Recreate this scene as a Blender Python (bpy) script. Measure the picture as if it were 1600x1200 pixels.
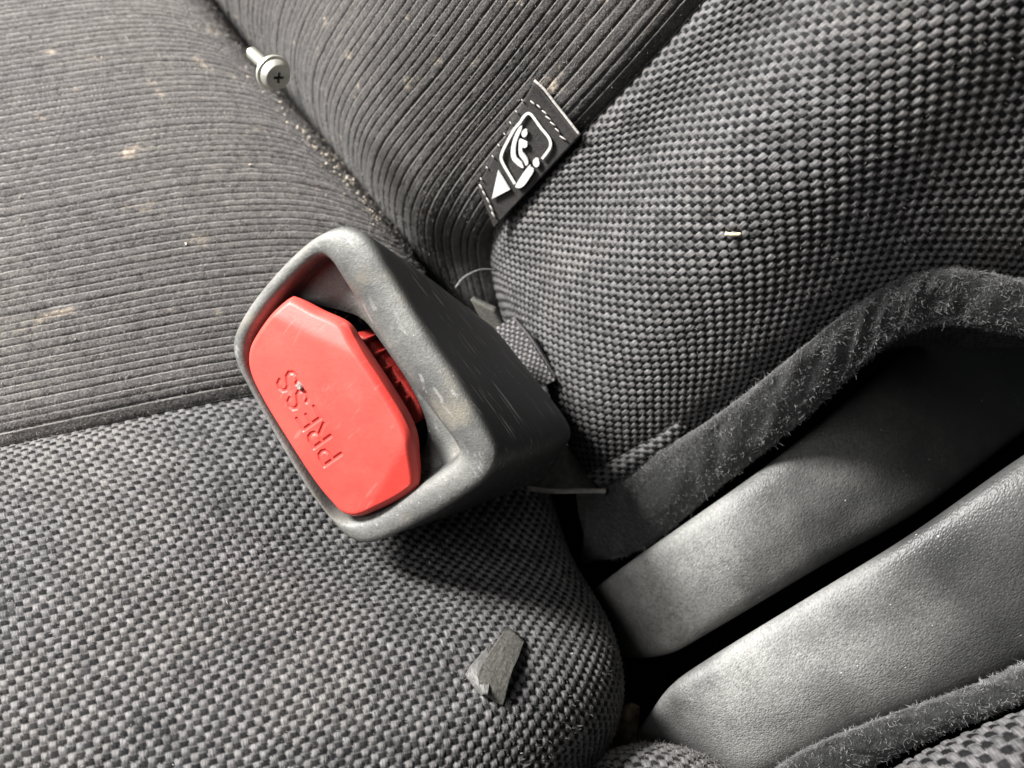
import bpy, math, random
import numpy as np
from mathutils import Vector
rng = np.random.default_rng(7); random.seed(7)
for o in list(bpy.data.objects): bpy.data.objects.remove(o)
scene = bpy.context.scene
C = scene.collection

# ------------------------------------------------------------------ camera
PITCH = math.radians(65.0); H = 0.20; FPX = 1385.0
SP, CP = math.sin(PITCH), math.cos(PITCH)
CAM = np.array([0.0, 0.0, H])
RV = np.array([1.0, 0, 0]); UV = np.array([0, SP, CP]); FV = np.array([0, CP, -SP])
cd = bpy.data.cameras.new('camera'); cam = bpy.data.objects.new('camera', cd); C.objects.link(cam)
cam.location = CAM; cam.rotation_euler = (math.pi/2 - PITCH, 0, 0)
cd.sensor_fit = 'HORIZONTAL'; cd.sensor_width = 36.0; cd.lens = 36.0*FPX/1600.0
cd.clip_start = 0.005; cd.clip_end = 50
cd.dof.use_dof = True; cd.dof.focus_distance = 0.197; cd.dof.aperture_fstop = 15.0
scene.camera = cam
# ------------------------------------------------------------------ world and lamps (inside a car: soft light from the door side)
w = bpy.data.worlds.new('World'); scene.world = w; w.use_nodes = True
bg = w.node_tree.nodes['Background']; bg.inputs[0].default_value = (0.93, 0.97, 1.0, 1); bg.inputs[1].default_value = 0.030
def area(name, loc, target, size, power, col):
    l = bpy.data.lights.new(name, 'AREA'); l.shape = 'DISK'; l.size = size; l.energy = power; l.color = col
    o = bpy.data.objects.new(name, l); C.objects.link(o); o.location = loc
    o.rotation_euler = (Vector(target)-Vector(loc)).to_track_quat('-Z', 'Y').to_euler(); return o
area('window_light', (-0.50, 0.34, 0.53), (0.0, 0.09, 0.0), 0.20, 28.0, (1.0, 0.98, 0.95))
area('door_side_fill', (-0.40, -0.05, 0.62), (0.03, 0.09, 0.0), 0.36, 2.6, (1.0, 0.985, 0.965))  # unseen fill lamp, added to brighten the buckle face and bolster
vs = scene.view_settings
vs.view_transform = 'Standard'; vs.look = 'None'; vs.exposure = 0.0; vs.gamma = 1.0; vs.use_curve_mapping = False

# ------------------------------------------------------------------ pixel and surface helpers
def P(px, py, d):
    cx = (px-800)/FPX; cy = (600-py)/FPX
    return CAM + d*(cx*RV + cy*UV + FV)
def Zp(px, py, z):
    cy = (600-py)/FPX
    return P(px, py, (H-z)/(SP-cy*CP))
def proj(p):
    q = np.asarray(p)-CAM; d = q@FV
    return 800+FPX*(q@RV)/d, 600-FPX*(q@UV)/d, d
def weights(n, t, mix=0.5):
    """spline weights for n control points at parameters t in [0,n-1]; mix of Catmull-Rom and B-spline"""
    t = np.clip(np.asarray(t, float), 0, n-1); k = np.minimum(t.astype(int), n-2); f = t-k
    f2, f3 = f*f, f*f*f
    cr = [(-f3+2*f2-f)/2, (3*f3-5*f2+2)/2, (-3*f3+4*f2+f)/2, (f3-f2)/2]
    bs = [(1-f)**3/6, (3*f3-6*f2+4)/6, (-3*f3+3*f2+3*f+1)/6, f3/6]
    W = np.zeros((len(t), n)); r = np.arange(len(t))
    for j in range(4):
        wj = (1-mix)*cr[j]+mix*bs[j]; idx = k-1+j
        lo = idx < 0; hi = idx > n-1; ok = ~(lo | hi)
        np.add.at(W, (r[ok], idx[ok]), wj[ok])
        np.add.at(W, (r[lo], 0), 2*wj[lo]); np.add.at(W, (r[lo], 1), -wj[lo])
        np.add.at(W, (r[hi], n-1), 2*wj[hi]); np.add.at(W, (r[hi], n-2), -wj[hi])
    return W
def even_params(G, axis, lo, hi, step, mix):
    n0, n1 = G.shape[:2]
    T = np.linspace(lo, hi, 300)
    O = np.linspace(0, (n1 if axis == 0 else n0)-1, 20)
    if axis == 0: S = np.einsum('ai,bj,ijk->abk', weights(n0, T, mix), weights(n1, O, mix), G)
    else: S = np.einsum('ai,bj,ijk->bak', weights(n0, O, mix), weights(n1, T, mix), G)
    L = np.linalg.norm(np.diff(S, axis=0), axis=2).mean(1)
    c = np.concatenate([[0], np.cumsum(L)])
    n = max(4, int(c[-1]/step)+1)
    return np.interp(np.linspace(0, c[-1], n), c, T)
def surf(G, r0, r1, step0, step1, mix=0.5):
    """dense surface over rows r0..r1 (axis 0) and all columns (axis 1)"""
    G = np.asarray(G, float); n0, n1 = G.shape[:2]
    t0 = even_params(G, 0, r0, r1, step0, mix); t1 = even_params(G, 1, 0, n1-1, step1, mix)
    return np.einsum('ai,bj,ijk->abk', weights(n0, t0, mix), weights(n1, t1, mix), G)
def normals(S):
    du = np.gradient(S, axis=0); dv = np.gradient(S, axis=1)
    n = np.cross(du, dv); n /= np.linalg.norm(n, axis=2, keepdims=True)+1e-12
    return n
def arclen(S, axis):
    L = np.linalg.norm(np.diff(S, axis=axis), axis=2); c = np.cumsum(L, axis=axis)
    z = np.zeros_like(np.take(c, [0], axis=axis)); return np.concatenate([z, c], axis=axis)
def vnoise(shape_uv, seed=0):
    """smooth value noise at coordinates (u,v)"""
    u, v = shape_uv; r = np.random.default_rng(seed); T = r.random((64, 64))
    i = np.floor(u).astype(int); j = np.floor(v).astype(int); f = u-i; g = v-j
    f = f*f*(3-2*f); g = g*g*(3-2*g)
    a = T[i % 64, j % 64]; b = T[(i+1) % 64, j % 64]; c = T[i % 64, (j+1) % 64]; d = T[(i+1) % 64, (j+1) % 64]
    return (a*(1-f)+b*f)*(1-g)+(c*(1-f)+d*f)*g-0.5
def tag(o, label=None, cat=None, group=None, kind=None):
    if label: o['label'] = label
    if cat: o['category'] = cat
    if group: o['group'] = group
    if kind: o['kind'] = kind
    return o
def empty(name, loc):
    o = bpy.data.objects.new(name, None); C.objects.link(o); o.location = loc; o.empty_display_size = .01; return o
def link(me, name, mat, parent=None, smooth=True):
    if mat: me.materials.append(mat)
    if smooth: me.polygons.foreach_set('use_smooth', np.ones(len(me.polygons), bool))
    o = bpy.data.objects.new(name, me); C.objects.link(o)
    if parent is not None:
        o.parent = parent; M = Vector((0, 0, 0)); q = parent
        while q is not None: M += q.location; q = q.parent
        o.location = -M
    return o
def mesh(name, V, F, mat, parent=None, smooth=True, attrs=None):
    me = bpy.data.meshes.new(name); me.from_pydata([tuple(map(float, v)) for v in V], [], [tuple(map(int, f)) for f in F])
    if attrs:
        for k, a in attrs.items():
            at = me.attributes.new(k, 'FLOAT', 'POINT'); at.data.foreach_set('value', np.asarray(a, np.float32).ravel())
    return link(me, name, mat, parent, smooth)
def quadmesh(name, V, Q, mat, parent=None, attrs=None, smooth=True):
    """fast all-quad mesh from numpy"""
    me = bpy.data.meshes.new(name); V = np.ascontiguousarray(V.reshape(-1, 3), np.float32); Q = np.ascontiguousarray(Q, np.int32)
    me.vertices.add(len(V)); me.vertices.foreach_set('co', V.ravel())
    me.loops.add(Q.size); me.loops.foreach_set('vertex_index', Q.ravel())
    me.polygons.add(len(Q)); me.polygons.foreach_set('loop_start', np.arange(0, Q.size, Q.shape[1], dtype=np.int32))
    me.update(calc_edges=True)
    if attrs:
        for k, a in attrs.items():
            vec = a.ndim == 3
            at = me.attributes.new(k, 'FLOAT_VECTOR' if vec else 'FLOAT', 'POINT'); at.data.foreach_set('vector' if vec else 'value', np.ascontiguousarray(a, np.float32).ravel())
    return link(me, name, mat, parent, smooth)
def gridquads(n, m, wrap=False):
    i = np.arange(n-1)[:, None]; j = np.arange(m if wrap else m-1)[None, :]
    a = i*m+j; b = i*m+(j+1) % m; c = (i+1)*m+(j+1) % m; d = (i+1)*m+j
    return np.stack([a, b, c, d], -1).reshape(-1, 4)
def flip(Q): return Q[:, ::-1]
def loft(name, rings, mat, parent=None, cap0=True, cap1=True, smooth=True, attrs=None):
    """closed rings (n, m, 3) into a capped tube"""
    R = np.asarray(rings, float); n, m = R.shape[:2]
    V = R.reshape(-1, 3).tolist(); F = gridquads(n, m, True).tolist()
    if cap0:
        V.append(R[0].mean(0)); c = len(V)-1; F += [(c, (j+1) % m, j) for j in range(m)]
    if cap1:
        V.append(R[-1].mean(0)); c = len(V)-1; b = (n-1)*m; F += [(c, b+j, b+(j+1) % m) for j in range(m)]
    o = mesh(name, V, F, mat, parent, smooth, attrs)
    fix_normals(o); return o
def fix_normals(o):
    import bmesh
    bm = bmesh.new(); bm.from_mesh(o.data); bmesh.ops.recalc_face_normals(bm, faces=bm.faces); bm.to_mesh(o.data); bm.free()
def closed_spline(pts, n, mix=0.3):
    """closed smooth curve through pts, n samples even in arc length"""
    A = np.asarray(pts, float); k = len(A); E = np.vstack([A[-3:], A, A[:4]])
    t = np.linspace(3, 3+k, 600); c = weights(len(E), t, mix)@E
    s = np.concatenate([[0], np.cumsum(np.linalg.norm(np.diff(c, axis=0), axis=1))])
    q = np.linspace(0, s[-1], n, endpoint=False)
    return np.stack([np.interp(q, s, c[:, i]) for i in range(A.shape[1])], 1)
def fibres(name, base, dirs, length, width, mat, parent, curl=0.5, kind='stuff'):
    """thin bent hairs as strips of two quads"""
    n = len(base); L = length*(0.5+rng.random(n))[:, None]
    side = np.cross(dirs, rng.normal(size=(n, 3))); side /= np.linalg.norm(side, axis=1, keepdims=True)+1e-9
    w2 = side*width/2; d2 = dirs+curl*rng.normal(size=(n, 3)); d2 /= np.linalg.norm(d2, axis=1, keepdims=True)
    p1 = base+dirs*L*0.5; p2 = p1+d2*L*0.5
    V = np.stack([base-w2, base+w2, p1+w2, p1-w2, p2+w2*.3, p2-w2*.3], 1).reshape(-1, 3)
    k = np.arange(n)[:, None]*6
    Q = np.concatenate([k+np.array([0, 1, 2, 3]), k+np.array([3, 2, 4, 5])])
    o = quadmesh(name, V, Q, mat, parent); o['kind'] = kind; return o

# ------------------------------------------------------------------ materials
def nt(name):
    m = bpy.data.materials.new(name); m.use_nodes = True; t = m.node_tree
    return m, t, t.nodes['Principled BSDF']
class N:
    def __init__(s, t): s.t = t
    def new(s, typ, **kw):
        n = s.t.nodes.new(typ)
        for k, v in kw.items(): setattr(n, k, v)
        return n
    def set(s, sock, v):
        if hasattr(v, 'is_linked') or isinstance(v, bpy.types.NodeSocket): s.t.links.new(v, sock)
        else: sock.default_value = v
    def attr(s, name):
        n = s.new('ShaderNodeAttribute'); n.attribute_name = name; return n.outputs['Fac']
    def obj(s): return s.new('ShaderNodeTexCoord').outputs['Object']
    def mapping(s, vec, scale=(1, 1, 1), rot=(0, 0, 0)):
        n = s.new('ShaderNodeMapping'); s.set(n.inputs[0], vec); n.inputs['Scale'].default_value = scale; n.inputs['Rotation'].default_value = rot; return n.outputs[0]
    def noise(s, vec, scale, detail=3, rough=.55):
        n = s.new('ShaderNodeTexNoise'); s.set(n.inputs['Vector'], vec); n.inputs['Scale'].default_value = scale; n.inputs['Detail'].default_value = detail; n.inputs['Roughness'].default_value = rough; return n.outputs['Fac']
    def vor(s, vec, scale, feature='F1', out='Distance'):
        n = s.new('ShaderNodeTexVoronoi'); n.feature = feature; s.set(n.inputs['Vector'], vec); n.inputs['Scale'].default_value = scale; return n.outputs[out]
    def ramp(s, fac, a, b, va=0.0, vb=1.0):
        n = s.new('ShaderNodeMapRange'); s.set(n.inputs[0], fac); n.inputs[1].default_value = a; n.inputs[2].default_value = b; n.inputs[3].default_value = va; n.inputs[4].default_value = vb; return n.outputs[0]
    def math(s, op, a, b=0.0):
        n = s.new('ShaderNodeMath', operation=op); s.set(n.inputs[0], a); s.set(n.inputs[1], b); return n.outputs[0]
    def mix(s, fac, a, b):
        n = s.new('ShaderNodeMix', data_type='RGBA'); s.set(n.inputs[0], fac)
        for sock, v in ((n.inputs[6], a), (n.inputs[7], b)):
            s.set(sock, (*v, 1) if isinstance(v, tuple) and len(v) == 3 else v)
        return n.outputs[2]
    def bump(s, h, dist, strength=1.0, normal=None):
        n = s.new('ShaderNodeBump'); s.set(n.inputs['Height'], h); n.inputs['Distance'].default_value = dist; n.inputs['Strength'].default_value = strength
        if normal is not None: s.set(n.inputs['Normal'], normal)
        return n.outputs[0]

def mat_weave(name, light, dark, dust=(.30, .28, .25)):
    m, t, b = nt(name); n = N(t); o = n.obj()
    tone = n.attr('tone'); yv = n.new('ShaderNodeAttribute'); yv.attribute_name = 'yarn'
    fil = n.noise(n.mapping(yv.outputs['Vector'], (.9, 5.5, 1)), 1.0, 2, .6)
    base = n.mix(tone, dark, light)
    base = n.mix(n.ramp(fil, .30, .52, 0.6, 0.0), base, (.014, .014, .015))
    base = n.mix(n.math('MULTIPLY', tone, n.ramp(fil, .52, .78, 0, .7)), base, tuple(min(1, c*2.0) for c in light))
    dm = n.math('MULTIPLY', n.ramp(n.noise(o, 22, 4), .48, .75, 0, .32), n.ramp(n.noise(o, 400, 2), .3, .7))
    base = n.mix(n.math('MULTIPLY', dm, n.ramp(tone, 0, .5, .12, 1)), base, dust)
    n.set(b.inputs['Specular IOR Level'], n.ramp(tone, 0, .6, .06, .35))
    n.set(b.inputs['Base Color'], base); b.inputs['Roughness'].default_value = .62
    b.inputs['Sheen Weight'].default_value = .05; b.inputs['Sheen Roughness'].default_value = .4
    n.set(b.inputs['Normal'], n.bump(fil, .00025, .8))
    return m
def mat_velour(name, k=1.0):
    m, t, b = nt(name); n = N(t); o = n.obj()
    tone = n.attr('tone'); nap = n.attr('filament')
    base = n.mix(tone, (.007*k, .0063*k, .006*k), (.064*k, .060*k, .059*k))
    base = n.mix(n.ramp(nap, 0, 1, 0, .85), base, (.34*k, .322*k, .31*k))
    g = n.noise(o, 2300, 3, .75); base = n.mix(n.ramp(g, .50, .70, 0.0, .6), base, (.20*k, .188*k, .182*k)); base = n.mix(n.ramp(g, .30, .47, .7, 0), base, (.012, .011, .011))
    big = n.ramp(n.noise(o, 16, 4, .6), .44, .70, 0, .34); base = n.mix(n.math('MULTIPLY', big, n.ramp(n.noise(o, 600, 3), .4, .65)), base, (.22, .20, .175))
    spots = n.math('MULTIPLY', n.ramp(n.noise(n.mapping(o, (1, 1.6, 1.6)), 80, 4, .55), .64, .74, 0, .7), n.ramp(n.noise(o, 700, 3), .38, .6))
    base = n.mix(spots, base, (.42, .35, .27))
    n.set(b.inputs['Base Color'], base); b.inputs['Roughness'].default_value = .95; b.inputs['Specular IOR Level'].default_value = .1
    b.inputs['Sheen Weight'].default_value = .12; b.inputs['Sheen Roughness'].default_value = .5
    n.set(b.inputs['Normal'], n.bump(n.noise(o, 1800, 3, .7), .0006, .9))
    return m
def mat_felt(name, col):
    m, t, b = nt(name); n = N(t); o = n.obj()
    g = n.noise(o, 700, 4, .75); base = n.mix(n.ramp(g, .3, .7), tuple(c*.45 for c in col), tuple(c*1.7 for c in col))
    n.set(b.inputs['Base Color'], base); b.inputs['Roughness'].default_value = 1; b.inputs['Specular IOR Level'].default_value = .05
    b.inputs['Sheen Weight'].default_value = .2
    n.set(b.inputs['Normal'], n.bump(n.noise(o, 900, 4, .8), .0015, 1)); return m
def mat_leather_plastic(name):
    m, t, b = nt(name); n = N(t); o = n.obj()
    dust = n.math('MULTIPLY', n.math('MULTIPLY', n.ramp(n.noise(o, 30, 5, .62), .34, .62, .32, 1.0), n.attr('wear')), n.ramp(n.noise(n.mapping(o, (1, .45, 1), (0, 0, .6)), 2300, 3, .7), .38, .62, .55, 1))
    base = n.mix(dust, (.020, .0205, .0215), (.40, .40, .385))
    speck = n.ramp(n.vor(o, 520), .07, .13, 1, 0); sel = n.ramp(n.noise(o, 210, 1), .6, .66); base = n.mix(n.math('MULTIPLY', speck, sel), base, (.55, .54, .52))
    patch = n.math('MULTIPLY', n.ramp(n.noise(o, 46, 5, .65), .46, .72, 0, .6), n.ramp(n.noise(o, 900, 3, .8), .4, .6)); base = n.mix(n.math('MULTIPLY', patch, n.attr('wear')), base, (.46, .455, .42))
    n.set(b.inputs['Base Color'], base); n.set(b.inputs['Roughness'], n.ramp(dust, 0, .6, .42, .75)); b.inputs['Specular IOR Level'].default_value = .5
    st = n.mapping(o, (1, 1.0, 1), (0, 0, .7)); cell = n.vor(n.mapping(st, (1.0, .5, 1)), 2100)
    bp = n.bump(n.ramp(cell, 0, .6), .00012, .7); bp = n.bump(n.noise(o, 900, 4, .7), .00025, .6, bp)
    n.set(b.inputs['Normal'], bp); return m
def mat_housing(name, la, lb, lc):
    m, t, b = nt(name); n = N(t); o = n.obj()
    wear = n.attr('wear')
    k = n.math('MULTIPLY', wear, n.ramp(n.noise(o, 60, 4, .6), .32, .62, .3, 1))
    base = n.mix(k, (.011, .0125, .015), (.205, .204, .19))
    grain = n.noise(o, 1400, 4, .75); base = n.mix(n.ramp(grain, .35, .7, .35, 0), base, (.025, .026, .028))
    def dot(v, k):
        q = n.new('ShaderNodeVectorMath', operation='DOT_PRODUCT'); n.set(q.inputs[0], o); q.inputs[1].default_value = tuple(float(c)*k for c in v); return q.outputs['Value']
    cm = n.new('ShaderNodeCombineXYZ'); n.set(cm.inputs[0], dot(la, 110)); n.set(cm.inputs[1], dot(lb, 1500)); n.set(cm.inputs[2], dot(lc, 700))
    sc = n.noise(cm.outputs[0], 1.0, 2, .5)
    sm = n.math('MULTIPLY', n.ramp(sc, .615, .69), n.ramp(n.noise(o, 48, 3), .42, .56)); base = n.mix(n.math('MULTIPLY', sm, n.ramp(wear, .2, .6, .75, .25)), base, (.50, .50, .49))
    tan = n.math('MULTIPLY', n.ramp(n.noise(o, 75, 3), .55, .75, 0, .5), wear); base = n.mix(tan, base, (.27, .235, .175))
    sp = n.math('MULTIPLY', n.ramp(n.vor(o, 600), .06, .12, 1, 0), n.ramp(n.noise(o, 240, 1), .6, .66)); base = n.mix(n.math('MULTIPLY', sp, .7), base, (.45, .45, .43))
    n.set(b.inputs['Base Color'], base); b.inputs['Roughness'].default_value = .5; b.inputs['Specular IOR Level'].default_value = .45
    bp = n.bump(n.noise(o, 1700, 3, .7), .00018, .8); n.set(b.inputs['Normal'], n.bump(sc, .0002, .3, bp)); return m
def mat_red(name):
    m, t, b = nt(name); n = N(t); o = n.obj()
    base = n.mix(n.ramp(n.noise(o, 60, 4, .6), .35, .7), (.66, .050, .040), (.73, .074, .058))
    st = n.mapping(o, (1, 1, 1), (0, 0, .9)); sc = n.noise(n.mapping(st, (7, 1, 2)), 120, 2, .4)
    base = n.mix(n.ramp(sc, .66, .78, 0, .12), base, (.93, .42, .37))
    dk = n.math('MULTIPLY', n.ramp(n.noise(o, 500, 2), .7, .76), .4); base = n.mix(dk, base, (.4, .05, .04)); base = n.mix(n.ramp(n.attr('grime_shade'), 0, 1, 0, .35), base, (.30, .035, .03)); base = n.mix(n.math('MULTIPLY', n.ramp(n.noise(o, 130, 4, .7), .5, .75, 0, .35), n.ramp(n.noise(o, 1500, 2), .35, .6)), base, (.45, .10, .08))
    n.set(b.inputs['Base Color'], base); n.set(b.inputs['Roughness'], n.ramp(n.noise(o, 90, 3), .3, .7, .42, .58))
    n.set(b.inputs['Normal'], n.bump(n.noise(o, 1200, 2), .00006, .5)); return m
def mat_simple(name, col, rough=.7, var=.35, scale=400, metal=0.0, bump=.0003, spec=.4):
    m, t, b = nt(name); n = N(t); o = n.obj()
    base = n.mix(n.ramp(n.noise(o, scale, 3, .65), .3, .7), tuple(c*(1-var) for c in col), tuple(min(1, c*(1+var)) for c in col))
    n.set(b.inputs['Base Color'], base); b.inputs['Roughness'].default_value = rough; b.inputs['Metallic'].default_value = metal; b.inputs['Specular IOR Level'].default_value = spec
    n.set(b.inputs['Normal'], n.bump(n.noise(o, scale*2, 3, .7), bump, .6)); return m

M_weave = mat_weave('woven_fabric', (.106, .102, .104), (.0065, .0065, .007))
M_webweave = mat_weave('webbing_weave', (.17, .162, .165), (.05, .047, .048))
M_velour = mat_velour('ribbed_velour', .72); M_velour_lit = mat_velour('lit_dusty_velour', 1.12)  # cushion copy is paler: its stronger light, with dust, put into the colour
M_nap = mat_simple('velour_hair', (.24, .222, .21), 1, .5, 300, bump=0.0, spec=.1)
M_felt = mat_felt('felt', (.027, .027, .028)); M_felthair = mat_simple('felt_hair', (.19, .19, .192), 1, .5, 300, bump=0, spec=.1)
M_arm = mat_leather_plastic('grained_black_plastic')
M_red = mat_red('red_plastic')
M_latch = mat_simple('shaded_grimy_red_plastic', (.40, .030, .024), .5, .4, 250)  # slot shade and dirt are both mixed into this darker red
M_dark = mat_simple('dark_void_plastic', (.012, .012, .013), .7)
M_tag = mat_simple('black_label_cloth', (.022, .020, .0195), .8, .4, 900)
M_white = mat_simple('white_thread', (.50, .495, .475), .75, .22, 1400, bump=.0002)
M_stitch = mat_simple('grey_thread', (.36, .34, .32), .8, .3, 900)
M_steel = mat_simple('zinc_steel', (.66, .67, .59), .44, .12, 300, metal=.8, bump=.0001)
M_head = mat_simple('zinc_head', (.50, .49, .44), .48, .15, 300, metal=.7, bump=.0001)
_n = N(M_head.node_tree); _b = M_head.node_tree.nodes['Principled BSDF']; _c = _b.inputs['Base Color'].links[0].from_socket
_n.set(_b.inputs['Base Color'], _n.mix(_n.attr('grime_shade'), _c, (.012, .010, .009)))  # shade of the cross recess painted dark into the head colour
M_web = mat_simple('grey_webbing', (.15, .142, .145), .85, .6, 2200, bump=.0012)
M_vinyl = mat_simple('grey_vinyl', (.085, .083, .08), .55, .4, 500)
M_strip = mat_simple('grey_cloth_strip', (.075, .072, .064), .95, .5, 1500, bump=.0006)
M_straw = mat_simple('straw', (.80, .66, .42), .6, .1, 500)
M_crumb = mat_simple('crumb', (.40, .345, .28), .8, .4, 600)
M_grit = mat_simple('grey_grit', (.22, .20, .19), .45, .3, 700)
M_rust = mat_simple('brown_bracket', (.24, .18, .125), .75, .5, 350)
M_carpet = mat_simple('dark_carpet', (.006, .006, .0065), 1, .4, 500, spec=.02)

# ------------------------------------------------------------------ fabric relief (real geometry)
def weave_relief(S, s, t, cell, amp, along=0):
    """displace S along its normals as a plain weave; s, t metric coordinates. along=0: pale yarns run along s"""
    a, b = (s, t) if along == 0 else (t, s)
    a = a/cell + .35*vnoise((s*90, t*90), 3); b = b/cell + .35*vnoise((s*90+9, t*90+5), 4)
    jb = np.floor(b); ia = np.floor(a); r = np.random.default_rng(11); J = r.normal(size=4096)
    y = b-jb-.5 + .05*J[(jb.astype(int)*7+ia.astype(int)*13) % 4096]; x = a-ia-.5
    zl = .20*np.cos(np.pi*(a-.5+jb)) + .30*np.sqrt(np.clip(1-np.abs(y/.55)**3, 0, 1)) + .03*J[(jb.astype(int)*31+(np.round(a)).astype(int)) % 4096]
    zd = -.20*np.cos(np.pi*(b-.5+ia)) + .27*np.sqrt(np.clip(1-np.abs(x/.48)**3, 0, 1)) - .17
    up = zl > zd
    z = np.where(up, zl, zd)
    tone = np.where(up, .80+.5*vnoise((a*.5, b*.5), 5)+.10*J[(jb.astype(int)*17+ia.astype(int)*5) % 4096], .03+.03*J[(ia.astype(int)*3+jb.astype(int)) % 4096])
    return z*cell*amp, np.clip(tone, 0, 1), np.stack([a, b, np.where(up, 0., 50.)], -1)
def rib_relief(S, s, t, pitch, depth):
    """cord ribs running along s; a thin pale thread beside every groove"""
    q = t/pitch + .45*vnoise((t/pitch*.7, s*0), 21) + .10*vnoise((s*35, t*60), 22)
    k = np.floor(q); f = q-k; J = np.random.default_rng(5).random(4096); jk = J[k.astype(int) % 4096]
    prof = np.clip(1-np.abs(2*f-1)**4, 0, 1)**.7
    thread = np.exp(-((f-.13)/.055)**2)
    n1 = vnoise((s*700, t*700), 23); n2 = vnoise((s*1600, t*1600), 24)
    brk = .5+vnoise((s*260+k*7.3, k*3.1), 25)
    z = prof*(.75+.4*jk)+.5*thread*(.6+.4*brk)+.20*n1+.16*n2
    tone = np.clip(.12+.62*prof*(.7+.5*jk)+.55*n1+.35*n2, 0, 1)
    return z*depth, tone, thread*np.clip(.35+.9*brk, 0, 1)
def seam_dip(t, depth=.0042, wd=.0032): return -depth*np.exp(-(np.abs(t)/wd)**1.3)

# ------------------------------------------------------------------ ground of the close-up
def box_plane(name, x0, x1, y0, y1, z, mat):
    n = 24; X, Y = np.meshgrid(np.linspace(x0, x1, n), np.linspace(y0, y1, n), indexing='ij')
    V = np.stack([X, Y, np.full_like(X, z)+.002*rng.normal(size=X.shape)], -1)
    return quadmesh(name, V, flip(gridquads(n, n))[:, ::-1], mat)
fl = box_plane('floor', -.6, .6, -.4, .8, -.165, M_carpet); tag(fl, 'dark carpet floor under the seats', kind='structure')

# ------------------------------------------------------------------ seat cushion
REAR = np.array([.81, .59, 0]); LAT = np.array([.59, -.81, 0]); DOWN = np.array([0, 0, -1.0])
rows = [
 [(-560,-330,0),(-200,-280,0),(20,-250,.0),(130,-220,-.003),(210,-180,-.009),(262,-125,-.019)],
 [(-460,-130,.002),(-150,-110,.002),(60,-80,.001),(190,-50,-.002),(280,-15,-.008),(335,25,-.018)],
 [(-420,30,.003),(-150,15,.003),(100,40,.002),(260,68,-.001),(385,118,-.008),(450,165,-.018)],
 [(-400,270,.004),(-120,255,.004),(120,228,.003),(306,210,.0),(450,222,-.007),(545,278,-.018)],
 [(-380,450,.003),(-120,412,.003),(120,372,.003),(320,338,.0),(490,332,-.007),(612,365,-.018)],
 [(-360,590,.002),(-120,556,.002),(120,505,.001),(340,462,-.002),(520,450,-.009),(680,480,-.021)],
 [(-340,760,.0),(-120,715,.0),(120,664,-.001),(370,614,-.005),(580,590,-.012),(760,600,-.024)],
 [(-330,880,.007),(-100,842,.007),(150,785,.005),(400,735,-.001),(620,705,-.016),(830,735,-.032)],
 [(-330,1030,.011),(-80,985,.011),(200,915,.009),(420,860,.003),(640,830,-.014),(868,860,-.032)],
 [(-330,1180,.012),(-60,1125,.012),(240,1050,.010),(560,975,.003),(780,940,-.011),(938,965,-.025)],
 [(-330,1350,.012),(-40,1290,.012),(280,1205,.011),(600,1105,.007),(830,1062,-.001),(962,1055,-.020)],
 [(-330,1560,.008),(-20,1460,.008),(330,1360,.008),(640,1240,.006),(830,1175,-.001),(945,1130,-.018)],
 [(-330,1780,-.004),(-20,1650,-.004),(350,1520,-.004),(660,1370,-.004),(820,1270,-.008),(900,1195,-.022)],
]
G = []
for i, r in enumerate(rows):
    pts = [Zp(*p) for p in r]
    k = np.clip((i-8)/4., 0, 1); out = REAR*(1-k)+np.array([.75, -.66, 0])*k
    e = pts[-1]; pts += [e+out*.006+DOWN*.022, e+out*.004+DOWN*.06, e+out*.0+DOWN*.13]
    G.append(pts)
last = G[-1]
for dz, ol in ((.03, .010), (.07, .008), (.13, .004)):
    G.append([p+LAT*ol+DOWN*dz*(1 if j < 6 else .15) for j, p in enumerate(last)])
G = np.array(G); SEAM = 6.0
cushion = empty('seat_cushion', (-.08, .05, -.163))
tag(cushion, 'dusty car seat cushion with ribbed velour centre and black woven bolster', 'seat cushion')
CELL = .00162
def fabric_part(name, G, r0, r1, seam_first, kind, mat, parent, cell=CELL, along=1, pitch=.0026, step=None, sflip=1, amp=1.0, dip=1.0):
    st = (cell/7 if kind == 'weave' else pitch/10) if step is None else step
    S = surf(G, r0, r1, st, st if kind == 'weave' else st*1.6)
    s = arclen(S, 1); t = arclen(S, 0)
    if not seam_first: t = t-t[-1:, :]
    nn = normals(S)*sflip
    if kind == 'weave': z, tone, fil = weave_relief(S, s, t, cell, amp, along)
    else: z, tone, fil = rib_relief(S, s, t, pitch, .00085)
    z = z+dip*seam_dip(t)
    D = S+nn*z[..., None]
    Q = gridquads(*S.shape[:2])
    if sflip > 0: pass
    o = quadmesh(name, D, Q, mat, parent, {'tone': tone, ('yarn' if kind == 'weave' else 'filament'): fil})
    return o, S, nn, D
cr, S_cr, N_cr, D_cr = fabric_part('ribbed_panel', G, 0, SEAM, False, 'rib', M_velour_lit, cushion, pitch=.0022)
if N_cr[50, 50, 2] < 0: raise SystemExit('flip cushion normals')
cw, S_cw, N_cw, D_cw = fabric_part('woven_bolster', G, SEAM, len(G)-1, True, 'weave', M_weave, cushion, along=0 if False else 1)

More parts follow.
